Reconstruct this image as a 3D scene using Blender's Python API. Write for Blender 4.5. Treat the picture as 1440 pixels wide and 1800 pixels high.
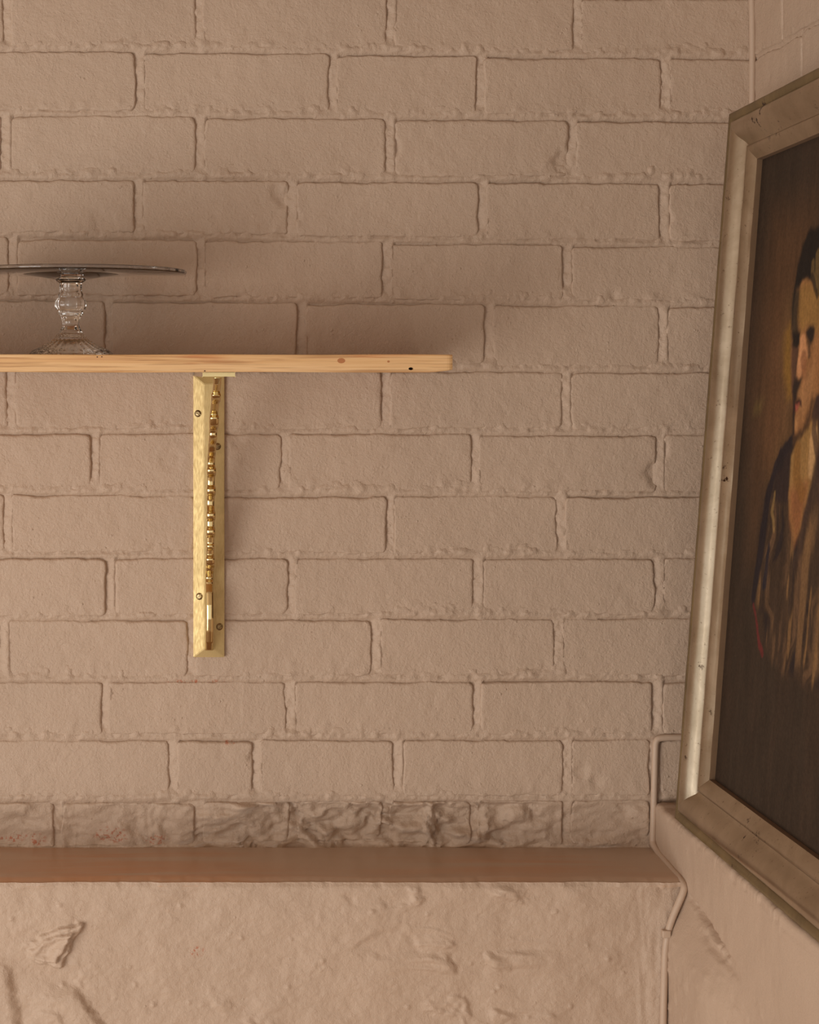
import bpy, bmesh, math
import numpy as np
from mathutils import Vector, Matrix

# ------------------------------------------------------------------ camera, world, light, exposure
for o in list(bpy.data.objects):
    bpy.data.objects.remove(o, do_unlink=True)
scene = bpy.context.scene
C = scene.collection

M = 0.00069          # metres covered by one photo pixel on the brick wall
F = 3000.0           # focal length in photo pixels
D = F * M            # camera distance from the brick wall
E = 2.10             # eye height
VX, VY = 330.0, 645.0  # where the optical axis meets the picture (the lens is shifted)

cam_d = bpy.data.cameras.new('camera')
cam = bpy.data.objects.new('camera', cam_d)
C.objects.link(cam)
cam.location = (0, -D, E)
cam.rotation_euler = (math.pi / 2, 0, 0)
cam_d.sensor_fit = 'HORIZONTAL'
cam_d.sensor_width = 36
cam_d.lens = F / 1440 * 36
cam_d.shift_x = (720 - VX) / 1440
cam_d.shift_y = -(900 - VY) / 1440
cam_d.clip_start = 0.05
scene.camera = cam

world = bpy.data.worlds.new('world')
scene.world = world
world.use_nodes = True
bg = world.node_tree.nodes['Background']
bg.inputs[0].default_value = (1.0, 0.955, 0.90, 1)
bg.inputs[1].default_value = 0.94

ld = bpy.data.lights.new('window_left_offscreen', 'AREA')
ld.shape = 'RECTANGLE'
ld.size, ld.size_y = 1.6, 2.1
ld.energy = 61
ld.color = (1.0, 0.98, 0.95)
light = bpy.data.objects.new('window_left_offscreen', ld)
C.objects.link(light)
light.location = (-2.2, -2.7, E - 0.95)
light.rotation_euler = (Vector((0.25, 0, E - 0.15)) - Vector(light.location)).to_track_quat('-Z', 'Y').to_euler()

vs = scene.view_settings
vs.view_transform = 'Standard'
vs.look = 'None'
vs.gamma = 1
vs.use_curve_mapping = False
vs.exposure = 0.05

# ------------------------------------------------------------------ helpers
def P(px, py, d=0.0):
    """photo pixel at depth d in front of the brick wall -> world point"""
    k = (D - d) / D * M
    return Vector(((px - VX) * k, -d, E + (VY - py) * k))

def hash2(xi, yi, seed):
    h = (xi.astype(np.int64) * 374761393 + yi.astype(np.int64) * 668265263 + seed * 362437) & 0xffffffff
    h = ((h ^ (h >> 13)) * 1274126177) & 0xffffffff
    h = ((h ^ (h >> 16)) * 2246822519) & 0xffffffff
    h = h ^ (h >> 13)
    return (h & 0xffff) / 32767.5 - 1.0

def vnoise(x, y, seed=0):
    x = np.asarray(x, float); y = np.asarray(y, float)
    xi = np.floor(x); yi = np.floor(y)
    fx = x - xi; fy = y - yi
    fx = fx * fx * fx * (fx * (fx * 6 - 15) + 10); fy = fy * fy * fy * (fy * (fy * 6 - 15) + 10)
    a = hash2(xi, yi, seed); b = hash2(xi + 1, yi, seed)
    c = hash2(xi, yi + 1, seed); d = hash2(xi + 1, yi + 1, seed)
    return (a * (1 - fx) + b * fx) * (1 - fy) + (c * (1 - fx) + d * fx) * fy

def fbm(x, y, seed=0, n=4, g=0.5):
    s = 0; a = 1.0; t = 0
    for i in range(n):
        s = s + a * vnoise(x * 2**i + 17.3 * i, y * 2**i - 9.1 * i, seed + i); t += a; a *= g
    return s / t

def sstep(a, b, x):
    t = np.clip((x - a) / (b - a), 0, 1)
    return t * t * (3 - 2 * t)

def grid_faces(nu, nv, flip=False, off=0):
    i, j = np.meshgrid(np.arange(nu - 1), np.arange(nv - 1), indexing='ij')
    a = (i * nv + j).ravel() + off
    f = np.stack([a, a + nv, a + nv + 1, a + 1], 1)
    return f[:, ::-1] if flip else f

def np_mesh(name, verts, faces, mat, smooth=True, attrs=None):
    me = bpy.data.meshes.new(name)
    verts = np.ascontiguousarray(verts, dtype=np.float32)
    faces = np.ascontiguousarray(faces, dtype=np.int32)
    me.vertices.add(len(verts)); me.vertices.foreach_set('co', verts.ravel())
    n = faces.shape[1]
    me.loops.add(faces.size); me.loops.foreach_set('vertex_index', faces.ravel())
    me.polygons.add(len(faces))
    me.polygons.foreach_set('loop_start', np.arange(0, faces.size, n, dtype=np.int32))
    try:
        me.polygons.foreach_set('loop_total', np.full(len(faces), n, dtype=np.int32))
    except Exception:
        pass
    me.polygons.foreach_set('use_smooth', np.full(len(faces), smooth, dtype=bool))
    me.update(calc_edges=True)
    if attrs:
        for k, v in attrs.items():
            if v.ndim == 1:
                a = me.attributes.new(k, 'FLOAT', 'POINT'); a.data.foreach_set('value', v.astype(np.float32))
            else:
                a = me.attributes.new(k, 'FLOAT_COLOR', 'POINT'); a.data.foreach_set('color', v.astype(np.float32).ravel())
    if mat: me.materials.append(mat)
    return me

def link(name, me, parent=None, kind=None, label=None, cat=None, group=None, loc=None):
    o = bpy.data.objects.new(name, me)
    C.objects.link(o)
    if parent: o.parent = parent
    if kind: o['kind'] = kind
    if label: o['label'] = label
    if cat: o['category'] = cat
    if group: o['group'] = group
    if loc is not None: o.location = loc
    return o

def bm_obj(name, bm, mat, parent=None, smooth=False, sharp=None, **kw):
    bmesh.ops.recalc_face_normals(bm, faces=bm.faces)
    me = bpy.data.meshes.new(name)
    bm.to_mesh(me); bm.free()
    me.materials.append(mat)
    for p in me.polygons: p.use_smooth = smooth
    if sharp: me.set_sharp_from_angle(angle=math.radians(sharp))
    return link(name, me, parent, **kw)

def box_bm(x0, x1, y0, y1, z0, z1, bevel=0, seg=2):
    bm = bmesh.new()
    bmesh.ops.create_cube(bm, size=1)
    for v in bm.verts:
        v.co = Vector((x0 + (v.co.x + .5) * (x1 - x0), y0 + (v.co.y + .5) * (y1 - y0), z0 + (v.co.z + .5) * (z1 - z0)))
    if bevel:
        bmesh.ops.bevel(bm, geom=list(bm.edges), offset=bevel, segments=seg, profile=0.6, affect='EDGES')
    return bm

def tube(path, rad, seg=14):
    """swept round tube, path list of Vectors, rad number or list"""
    pts = [Vector(p) for p in path]; n = len(pts)
    vs_, fs = [], []
    up = Vector((0.13, 0.29, 0.95)).normalized()
    prev = None
    for i, p in enumerate(pts):
        t = (pts[min(i + 1, n - 1)] - pts[max(i - 1, 0)]).normalized()
        if prev is None:
            a = t.cross(up)
            if a.length < 1e-3: a = t.cross(Vector((1, 0, 0)))
        else:
            a = prev - t * prev.dot(t)
        a.normalize(); prev = a
        b = t.cross(a)
        r = rad[i] if hasattr(rad, '__len__') else rad
        for k in range(seg):
            w = 2 * math.pi * k / seg
            vs_.append(p + a * (r * math.cos(w)) + b * (r * math.sin(w)))
    bm = bmesh.new()
    bv = [bm.verts.new(v) for v in vs_]
    for i in range(n - 1):
        for k in range(seg):
            bm.faces.new((bv[i * seg + k], bv[i * seg + (k + 1) % seg], bv[(i + 1) * seg + (k + 1) % seg], bv[(i + 1) * seg + k]))
    bm.faces.new(bv[:seg][::-1]); bm.faces.new(bv[-seg:])
    return bm

def smooth_path(pts, n=8):
    pts = [Vector(p) for p in pts]
    out = []
    for i in range(len(pts) - 1):
        p0 = pts[max(i - 1, 0)]; p1 = pts[i]; p2 = pts[i + 1]; p3 = pts[min(i + 2, len(pts) - 1)]
        for k in range(n):
            t = k / n
            out.append(0.5 * ((2 * p1) + (p2 - p0) * t + (2 * p0 - 5 * p1 + 4 * p2 - p3) * t * t + (3 * p1 - p0 - 3 * p2 + p3) * t**3))
    out.append(pts[-1])
    return out

def lathe(prof, seg=96, rmod=None):
    """closed solid of revolution around z; prof list of (r,z) from axis to axis"""
    bm = bmesh.new()
    rings = []
    for r, z in prof:
        if r < 1e-6:
            rings.append([bm.verts.new((0, 0, z))])
        else:
            ring = []
            for k in range(seg):
                w = 2 * math.pi * k / seg
                rr, zz = (r, z) if rmod is None else rmod(r, z, w)
                ring.append(bm.verts.new((rr * math.cos(w), rr * math.sin(w), zz)))
            rings.append(ring)
    for a, b in zip(rings[:-1], rings[1:]):
        for k in range(seg):
            k2 = (k + 1) % seg
            if len(a) == 1: bm.faces.new((a[0], b[k], b[k2]))
            elif len(b) == 1: bm.faces.new((a[k], b[0], a[k2]))
            else: bm.faces.new((a[k], b[k], b[k2], a[k2]))
    return bm

# ------------------------------------------------------------------ materials
def srgb(r, g, b):
    f = lambda c: (c / 255 / 12.92) if c / 255 <= 0.04045 else ((c / 255 + 0.055) / 1.055) ** 2.4
    return (f(r), f(g), f(b), 1)

class NT:
    def __init__(self, name):
        self.m = bpy.data.materials.new(name); self.m.use_nodes = True
        self.t = self.m.node_tree; self.t.nodes.clear()
        self.out = self.n('ShaderNodeOutputMaterial'); self.b = self.n('ShaderNodeBsdfPrincipled')
        self.l(self.b.outputs[0], self.out.inputs[0])
    def n(self, kind, **kw):
        x = self.t.nodes.new(kind)
        for k, v in kw.items(): setattr(x, k, v)
        return x
    def l(self, a, b): self.t.links.new(a, b)
    def set(self, **kw):
        for k, v in kw.items():
            self.b.inputs[k.replace('_', ' ')].default_value = v
    def coord(self, scale=(1, 1, 1), kind='Object'):
        tc = self.n('ShaderNodeTexCoord')
        mp = self.n('ShaderNodeMapping'); mp.inputs['Scale'].default_value = scale
        self.l(tc.outputs[kind], mp.inputs[0]); return mp.outputs[0]
    def noise(self, co, scale, detail=4, rough=0.55, dist=0):
        x = self.n('ShaderNodeTexNoise'); x.inputs['Scale'].default_value = scale
        x.inputs['Detail'].default_value = detail; x.inputs['Roughness'].default_value = rough
        x.inputs['Distortion'].default_value = dist
        self.l(co, x.inputs['Vector']); return x.outputs['Fac']
    def ramp(self, fac, stops):
        r = self.n('ShaderNodeValToRGB'); el = r.color_ramp.elements
        while len(el) < len(stops): el.new(0.5)
        for e, (p, c) in zip(el, stops): e.position = p; e.color = c
        self.l(fac, r.inputs[0]); return r.outputs[0]
    def mix(self, fac, a, b, mode='MIX'):
        x = self.n('ShaderNodeMix', data_type='RGBA', blend_type=mode)
        for i, v in ((0, fac), (6, a), (7, b)):
            if hasattr(v, 'is_linked') or hasattr(v, 'links'): self.l(v, x.inputs[i])
            else: x.inputs[i].default_value = v
        return x.outputs[2]
    def math(self, op, a, b=0.0):
        x = self.n('ShaderNodeMath', operation=op)
        for i, v in ((0, a), (1, b)):
            if hasattr(v, 'links'): self.l(v, x.inputs[i])
            else: x.inputs[i].default_value = v
        return x.outputs[0]
    def bump(self, h, strength, dist, prev=None):
        x = self.n('ShaderNodeBump'); x.inputs['Strength'].default_value = strength
        x.inputs['Distance'].default_value = dist
        self.l(h, x.inputs['Height'])
        if prev is not None: self.l(prev, x.inputs['Normal'])
        return x.outputs[0]

WHITE = (1, 1, 1, 1); BLACK = (0, 0, 0, 1)

def paint_mat(name, col, chips=True, rough=0.47, grain=1.0, chipcol=(172, 108, 80)):
    n = NT(name)
    co = n.coord(kind='Object')
    geo = n.n('ShaderNodeNewGeometry')
    pos = geo.outputs['Position']
    big = n.noise(pos, 4.0, 3)
    c = n.mix(n.ramp(big, [(0.3, BLACK), (0.7, WHITE)]), tuple(x * 0.95 for x in col[:3]) + (1,), tuple(min(1, x * 1.04) for x in col[:3]) + (1,))
    if chips:
        at = n.n('ShaderNodeAttribute', attribute_name='chip')
        k = n.math('MULTIPLY', at.outputs['Fac'], n.ramp(n.noise(pos, 220, 4, 0.65), [(0.52, BLACK), (0.60, WHITE)]))
        c = n.mix(k, c, srgb(*chipcol))
    n.l(c, n.b.inputs['Base Color'])
    n.l(n.ramp(n.noise(pos, 60, 3), [(0.3, (rough - .06,) * 3 + (1,)), (0.7, (rough + .08,) * 3 + (1,))]), n.b.inputs['Roughness'])
    n.set(Specular_IOR_Level=0.35)
    # orange-peel of many paint coats, soft lumps, sparse pits
    b1 = n.bump(n.noise(pos, 900, 3, 0.6), 0.55 * grain, 0.0008)
    b2 = n.bump(n.noise(pos, 260, 4, 0.6, 0.3), 0.75 * grain, 0.0016, b1)
    b2b = n.bump(n.noise(pos, 42, 3, 0.5, 0.8), 0.22 * grain, 0.0030, b2)
    v = n.n('ShaderNodeTexVoronoi'); v.inputs['Scale'].default_value = 120
    n.l(pos, v.inputs['Vector'])
    spots = n.math('MULTIPLY', n.ramp(v.outputs['Distance'], [(0.0, WHITE), (0.22, BLACK)]),
                   n.ramp(n.noise(pos, 30, 2), [(0.55, BLACK), (0.66, WHITE)]))
    b3 = n.bump(spots, 0.9 * grain, 0.0009, b2b)
    n.l(b3, n.b.inputs['Normal'])
    return n.m

PAINT = srgb(185, 160, 138)
m_wall = paint_mat('pink_brown_wall_paint', PAINT)
m_plaster = paint_mat('pink_brown_plaster_paint', PAINT, grain=0.8)
m_pale = paint_mat('smooth_plaster_paint', PAINT, chips=False, grain=0.45)
m_cable = paint_mat('painted_cable', PAINT, chips=False, grain=0.2)

def ledge_mat():
    n = NT('painted_ledge')
    geo = n.n('ShaderNodeNewGeometry'); pos = geo.outputs['Position']
    mp = n.n('ShaderNodeMapping'); mp.inputs['Scale'].default_value = (3, 34, 34); n.l(pos, mp.inputs[0])
    st = n.noise(mp.outputs[0], 1.0, 5, 0.6, 0.4)
    patch = n.ramp(n.noise(pos, 3.2, 2), [(0.42, BLACK), (0.62, WHITE)])
    c = n.mix(n.math('MULTIPLY', patch, n.ramp(st, [(0.40, BLACK), (0.62, WHITE)])), PAINT, srgb(190, 142, 106))
    n.l(c, n.b.inputs['Base Color']); n.set(Roughness=0.34, Specular_IOR_Level=0.4)
    n.l(n.bump(st, 0.25, 0.001), n.b.inputs['Normal'])
    return n.m
m_ledge = ledge_mat()

def wood_mat():
    n = NT('pine_wood')
    geo = n.n('ShaderNodeTexCoord'); pos = geo.outputs['Object']
    mp = n.n('ShaderNodeMapping'); mp.inputs['Scale'].default_value = (2.6, 40, 120); n.l(pos, mp.inputs[0])
    g1 = n.noise(mp.outputs[0], 1.0, 6, 0.6, 0.9)
    c = n.ramp(g1, [(0.28, srgb(176, 120, 74)), (0.43, srgb(212, 166, 112)), (0.58, srgb(224, 184, 134)), (0.8, srgb(190, 138, 88))])
    mp2 = n.n('ShaderNodeMapping'); mp2.inputs['Scale'].default_value = (5.5, 30, 75); n.l(pos, mp2.inputs[0])
    red = n.ramp(n.noise(mp2.outputs[0], 1.0, 3, 0.5, 0.5), [(0.56, BLACK), (0.68, WHITE)])
    c = n.mix(n.math('MULTIPLY', red, 0.75), c, srgb(190, 112, 58))
    mp3 = n.n('ShaderNodeMapping'); mp3.inputs['Scale'].default_value = (9, 90, 420); n.l(pos, mp3.inputs[0])
    fine = n.ramp(n.noise(mp3.outputs[0], 1.0, 4, 0.6), [(0.36, (0.62, 0.52, 0.42, 1)), (0.52, WHITE)])
    c = n.mix(0.8, c, fine, 'MULTIPLY')
    n.l(c, n.b.inputs['Base Color'])
    n.set(Roughness=0.42, Specular_IOR_Level=0.4)
    n.l(n.bump(g1, 0.15, 0.0008), n.b.inputs['Normal'])
    return n.m
m_wood = wood_mat()

def simple(name, col, rough=0.5, metal=0.0, bump=None):
    n = NT(name)
    co = n.coord()
    nf = n.noise(co, bump[0] if bump else 60, 4, 0.6)
    c = n.mix(n.ramp(nf, [(0.3, BLACK), (0.7, WHITE)]), tuple(x * 0.86 for x in col[:3]) + (1,), col)
    n.l(c, n.b.inputs['Base Color'])
    n.set(Roughness=rough, Metallic=metal)
    if bump: n.l(n.bump(nf, bump[1], bump[2]), n.b.inputs['Normal'])
    return n.m

def brass(name, rough, tarnish, clean=(0.70, 0.54, 0.27, 1), dirty=(0.50, 0.38, 0.18, 1)):
    n = NT(name)
    co = n.coord()
    t = n.ramp(n.noise(co, 55, 5, 0.62, 0.5), [(0.35, BLACK), (0.75, WHITE)])
    c = n.mix(n.math('MULTIPLY', t, tarnish), clean, dirty)
    n.l(c, n.b.inputs['Base Color'])
    n.set(Metallic=1.0)
    mp = n.n('ShaderNodeMapping'); mp.inputs['Scale'].default_value = (700, 300, 120); n.l(co, mp.inputs[0])
    sc = n.noise(mp.outputs[0], 1.0, 3, 0.6)
    n.l(n.ramp(sc, [(0.2, (rough * .8,) * 3 + (1,)), (0.8, (rough * 1.3,) * 3 + (1,))]), n.b.inputs['Roughness'])
    n.l(n.bump(sc, 0.05, 0.0005), n.b.inputs['Normal'])
    return n.m
m_brass = brass('brushed_brass', 0.60, 0.5)
m_brass_pol = brass('polished_brass', 0.13, 0.2)
m_screw = brass('tarnished_screw', 0.38, 1.0, (0.40, 0.29, 0.15, 1), (0.22, 0.16, 0.09, 1))
m_nail = simple('rusty_nail', srgb(70, 48, 38), 0.8)
m_pin = simple('pin_knot', srgb(92, 56, 34), 0.7)

def glass_mat():
    n = NT('pressed_glass')
    co = n.coord()
    n.set(Base_Color=(0.995, 0.985, 0.95, 1), Roughness=0.015, IOR=1.5)
    n.b.inputs['Transmission Weight'].default_value = 1.0
    n.l(n.bump(n.noise(co, 45, 2), 0.06, 0.002), n.b.inputs['Normal'])
    return n.m
m_glass = glass_mat()

def frame_mat(name, cols, metal, rough):
    n = NT(name)
    co = n.coord()
    base = n.mix(n.ramp(n.noise(co, 18, 5, 0.6, 0.8), [(0.3, BLACK), (0.7, WHITE)]), srgb(*cols[0]), srgb(*cols[1]))
    mp = n.n('ShaderNodeMapping'); mp.inputs['Scale'].default_value = (260, 260, 22); n.l(co, mp.inputs[0])
    crk = n.ramp(n.noise(mp.outputs[0], 1.0, 4, 0.65), [(0.30, WHITE), (0.36, BLACK)])
    base = n.mix(n.math('MULTIPLY', crk, 0.6), base, srgb(84, 62, 40))
    wear = n.math('MULTIPLY', n.ramp(n.noise(co, 70, 5, 0.7), [(0.60, BLACK), (0.64, WHITE)]),
                  n.ramp(n.noise(co, 7, 2), [(0.55, BLACK), (0.62, WHITE)]))
    base = n.mix(wear, base, srgb(70, 50, 36))
    n.l(base, n.b.inputs['Base Color'])
    n.set(Metallic=metal, Roughness=rough)
    n.l(n.bump(n.noise(co, 160, 4), 0.2, 0.0006), n.b.inputs['Normal'])
    return n.m
m_frame = frame_mat('aged_silver_gilt', ((166, 148, 124), (194, 177, 154)), 0.95, 0.30)
m_frame_edge = frame_mat('aged_olive_edge', ((108, 90, 62), (138, 116, 80)), 0.5, 0.45)
m_rebate = simple('bare_wood_rebate', srgb(104, 78, 54), 0.9)
m_stretcher = simple('raw_wood', srgb(120, 92, 62), 0.8)

def canvas_mat():
    n = NT('oil_painting')
    at = n.n('ShaderNodeAttribute', attribute_name='art')
    co = n.coord()
    mp = n.n('ShaderNodeMapping'); mp.inputs['Scale'].default_value = (260, 260, 45); n.l(co, mp.inputs[0])
    st = n.noise(mp.outputs[0], 1.0, 4, 0.6)
    c = n.mix(0.55, at.outputs['Color'], n.ramp(st, [(0.3, (0.62, 0.6, 0.58, 1)), (0.7, (1.25, 1.2, 1.15, 1))]), 'MULTIPLY')
    dust = n.ramp(n.noise(co, 340, 2, 0.5), [(0.80, BLACK), (0.83, WHITE)])
    c = n.mix(n.math('MULTIPLY', dust, 0.5), c, srgb(150, 140, 120))
    n.l(c, n.b.inputs['Base Color'])
    n.set(Roughness=0.6, Specular_IOR_Level=0.12)
    n.l(n.bump(st, 0.25, 0.0008), n.b.inputs['Normal'])
    return n.m
m_canvas = canvas_mat()

# ------------------------------------------------------------------ the brick wall
XR = (1325 - VX) * M          # face of the upper right wall
XL = (1150 - VX) * M          # face of the thicker lower right wall
ROWS = [(-234, -222), (-126, -112), (-18, -2), (88, 102), (202, 212), (314, 321), (416, 433), (527, 538),
        (645, 655), (761, 764), (870, 873), (980, 982), (1091, 1087), (1199, 1197), (1302, 1300), (1410, 1408), (1499, 1493)]
JOINTS = [[245, 585, 845, 1170], [12, 350, 687, 1015],
          [12, 350, 687, 1015], [245, 585, 845, 1170], [10, 350, 685, 1006], [243, 512, 848, 1168], [22, 352, 680, 998],
          [190, 530, 860, 1165], [18, 350, 678, 995], [165, 500, 835, 1160], [12, 350, 685, 987], [193, 512, 840, 1158],
          [5, 335, 660, 982], [185, 510, 838, 1156], [303, 450, 700, 998, 1151], [100, 350, 515, 680, 835, 998, 1151]]
BED, PERP = 6.5, 10.0
XMIN = -760

def row_top(r, px):
    a, b = ROWS[r]
    return a + (b - a) * np.clip(px, 0, 1330) / 1200.0

def world_back(a, z, h): return np.stack([a, -h, z], -1)
def world_right(a, z, h): return np.stack([XR - h, -a, z], -1)

def broken(X, Z):
    px = X / M + VX; py = VY - (Z - E) / M
    amt = 0.45 + 0.85 * sstep(300, 380, px) * sstep(1010, 840, px)
    w = fbm(X * 9, Z * 9, 733, 3)
    n1 = fbm(X * 20 + 2.0 * w, Z * 34 + 1.5 * w, 711, 5, 0.58)
    n2 = np.abs(fbm(X * 13 + Z * 10 + 1.5 * w, Z * 26, 721, 4, 0.6))
    down = sstep(1408, 1450, py)
    return amt * (0.016 * n1 + 0.022 * (n2 - 0.22) - 0.005) * sstep(1404, 1420, py) - amt * 0.006 * down

def brick_mesh(x0, x1, z0, z1, seed, mapf, flip, rough=0.0, chips=(), off=0.0, step=0.0034):
    rng = np.random.RandomState(seed)
    e = np.array([0, .0005, .0011, .0018, .0027, .0040, .0058, .0082])
    def axis(a, b):
        m = max(3, int((b - a - .0164) / step))
        return np.concatenate([a + e, np.linspace(a + .0082, b - .0082, m)[1:-1], (b - e)[::-1]])
    xs, zs = axis(x0, x1), axis(z0, z1)
    X, Z = np.meshgrid(xs, zs, indexing='ij')
    cx, cz = (x0 + x1) / 2, (z0 + z1) / 2
    hx, hz = (x1 - x0) / 2, (z1 - z0) / 2
    r = 0.004 + 0.006 * rng.rand()
    wob = 0.0021 * fbm(X * 34, Z * 34, seed, 3, 0.55) + 0.0012 * fbm(X * 190, Z * 190, seed + 2, 3, 0.6) + 0.0006
    qx = np.maximum(np.abs(X - cx) - (hx - r), 0); qz = np.maximum(np.abs(Z - cz) - (hz - r), 0)
    edge = np.minimum(hx - np.abs(X - cx), hz - np.abs(Z - cz))
    sd = np.where((qx > 0) & (qz > 0), r - np.hypot(qx, qz), edge) - wob - 0.0003
    rr, dr = 0.0017 + 0.0016 * rng.rand(), 0.0040
    t = np.clip(sd / rr, 0, 1)
    h = -dr * (1 - np.sqrt(np.clip(1 - (1 - t) ** 2, 0, 1)))
    h = h + np.minimum(sd, 0) * 3.0
    h = h + off + rng.uniform(-.0006, .0006) + rng.uniform(-.008, .008) * (X - cx) + rng.uniform(-.02, .02) * (Z - cz)
    h = h + 0.0010 * fbm(X * 14, Z * 18, seed + 5, 3) + 0.00055 * fbm(X * 70, Z * 70, seed + 9, 3)
    h = h + 0.0016 * np.maximum(0, fbm(X * 210, Z * 210, seed + 41, 2) - 0.42) - 0.0022 * np.maximum(0, fbm(X * 150, Z * 150, seed + 43, 2) - 0.45)
    # lumps and scrapes of old paint, more of them towards the lower edge
    low = 0.12 + 0.88 * sstep(.026, .002, Z - z0) * sstep(-.3, .4, fbm(X * 12, Z * 3, seed + 31, 2))
    lump = np.maximum(fbm(X * 120, Z * 150, seed + 13, 3) - 0.12, 0)
    h = h + low * 0.0042 * lump
    for (qx_, qz_, qr, qd) in chips:
        dd = np.hypot(X - qx_, (Z - qz_) * 0.8) + 0.35 * qr * fbm(X * 120, Z * 120, seed + 3, 3)
        h = h - qd * sstep(qr, qr * 0.55, dd) + 0.25 * qd * np.maximum(0, fbm(X * 200, Z * 200, seed + 8, 2)) * (dd < qr)
    if rough:
        h = h * 0.6 + broken(X, Z)
    nu, nv = X.shape
    V = mapf(X, Z, h).reshape(-1, 3)
    # a skirt that takes the brick back into the wall
    ring = np.concatenate([np.arange(nv), (np.arange(1, nu)) * nv + nv - 1, (nu - 1) * nv + np.arange(nv - 2, -1, -1), np.arange(nu - 2, 0, -1) * nv])
    B = mapf(X.ravel()[ring], Z.ravel()[ring], np.full(len(ring), -0.030))
    F1 = grid_faces(nu, nv, flip)
    k = np.arange(len(ring)); k2 = (k + 1) % len(ring)
    F2 = np.stack([ring[k], ring[k2], len(V) + k2, len(V) + k], 1)
    if flip: F2 = F2[:, ::-1]
    chip = None
    return V, B, np.concatenate([F1, F2]), X, Z, ring

RED = [(20, 1478, 26, 9), (62, 1478, 20, 12), (195, 1470, 34, 16), (270, 1508, 40, 6), (275, 1478, 24, 10), (405, 1305, 12, 4),
       (345, 1198, 60, 3), (345, 1672, 16, 10), (40, 1476, 30, 5)]
def chip_field(px, py):
    c = np.zeros_like(px)
    for (x, y, a, b) in RED:
        c = np.maximum(c, sstep(1.15, 0.6, np.hypot((px - x) / a, (py - y) / b)))
    return c

# big corner losses seen in the photo (px, py, radius px, depth mm)
LOSS = [(692, 262, 17, 4.5), (686, 232, 12, 3), (990, 285, 20, 4.0), (1004, 255, 12, 3), (500, 350, 15, 3.2), (485, 338, 13, 2.6),
        (1150, 835, 20, 4.2), (1165, 790, 14, 3), (1172, 385, 13, 2.5), (1078, 518, 9, 2), (300, 808, 22, 1.6), (1160, 500, 0.1, 0),
        (1022, 1356, 14, 2.4), (1050, 1376, 12, 2), (300, 1350, 7, 3), (420, 772, 16, 2), (520, 380, 10, 3), (180, 395, 24, 1.6),
        (445, 1330, 9, 2.5), (450, 1390, 9, 2.5), (1165, 620, 8, 3), (838, 1285, 10, 3)]

# mortar bed behind and between the bricks
xs = np.concatenate([np.linspace(-1.25, P(-40, 0).x, 190)[:-1], np.linspace(P(-40, 0).x, XR + 0.012, 470)])
zs = np.concatenate([np.linspace(E - 0.60, P(0, -30).z, 520)[:-1], np.linspace(P(0, -30).z, E + 0.615, 70)])
X, Z = np.meshgrid(xs, zs, indexing='ij')
PX = X / M + VX; PY = VY - (Z - E) / M
Hm = np.full(X.shape, -0.0042)
lum = fbm(X * 110, Z * 130, 71, 4); lum2 = fbm(X * 260, Z * 260, 81, 3)
for r in range(len(ROWS) - 1):
    top = row_top(r, PX); bot = row_top(r + 1, PX)
    # perpend joints
    js = list(JOINTS[r])
    while js[0] > XMIN: js.insert(0, js[0] - 334)
    inrow = (PY >= top - 1) & (PY <= bot + 1)
    for j in js:
        w = PERP / 2 + 2
        t = (PX - (j - w)) / (2 * w)
        m = inrow & (t > -0.3) & (t < 1.3)
        dp = 0.0034 + 0.0012 * vnoise(np.array(j * .37), np.array(r * 3.1), 7)
        hh = -dp + (dp - 0.0003) * np.clip(t + 0.35 * lum, 0, 1) ** 0.8 + 0.0014 * lum + 0.0006 * lum2
        Hm = np.where(m, np.maximum(Hm, hh), Hm)
    # bed joint under this course: flush with the brick above, recessed at the brick below; smeared upwards
    up = bot - BED - PY                       # >0 : above the joint, on the face of the upper brick
    t = np.clip((PY - (bot - BED)) / BED, 0, 1)
    vary = fbm(X * 7, Z * 30 + r * 5.7, 91, 3)            # how deep the joint is along the course
    flush = 0.0003 - (0.0021 + 0.0022 * vary) * t ** 2.2 + 0.0013 * lum + 0.0004 * lum2
    smear = -0.0001 + 0.0020 * vary + 0.0030 * lum + 0.0007 * lum2 - 0.00016 * np.maximum(up - 5, 0)
    m1 = (PY > bot - BED) & (PY < bot + 1.5)
    m2 = (up > 0) & (up < 24) & (PY > top + 10)
    Hm = np.where(m1, np.maximum(Hm, flush), Hm)
    Hm = np.where(m2, np.maximum(Hm, smear), Hm)
last = PY > row_top(len(ROWS) - 2, PX) + 4
Hm = np.where(last, np.maximum(Hm, -0.0030) + broken(X, Z) - 0.0006, Hm)
Hm = np.where(PX < XMIN, 0.0004 * lum, Hm)
Hm = np.where(PY < ROWS[0][0], 0.0004 * lum, Hm)
V = world_back(X, Z, Hm).reshape(-1, 3)
wall_back = link('wall_back', np_mesh('wall_back', V, grid_faces(*X.shape), m_wall, attrs={'chip': chip_field(PX, PY).ravel()}),
                 kind='structure', label='painted brick wall in dusty pink brown behind the shelf')

def add_brick(parent, x0, x1, z0, z1, seed, mapf, flip, **kw):
    V, B, Fc, X, Z, ring = brick_mesh(x0, x1, z0, z1, seed, mapf, flip, **kw)
    px = (X / M + VX).ravel(); py = (VY - (Z - E) / M).ravel()
    if mapf is world_back:
        ch = chip_field(px, py)
    else:
        ch = np.zeros(len(px))
    ch = np.concatenate([ch, np.zeros(len(B))])
    me = np_mesh('brick', np.concatenate([V, B]), Fc, m_wall, attrs={'chip': ch})
    return link('brick', me, parent)

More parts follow.
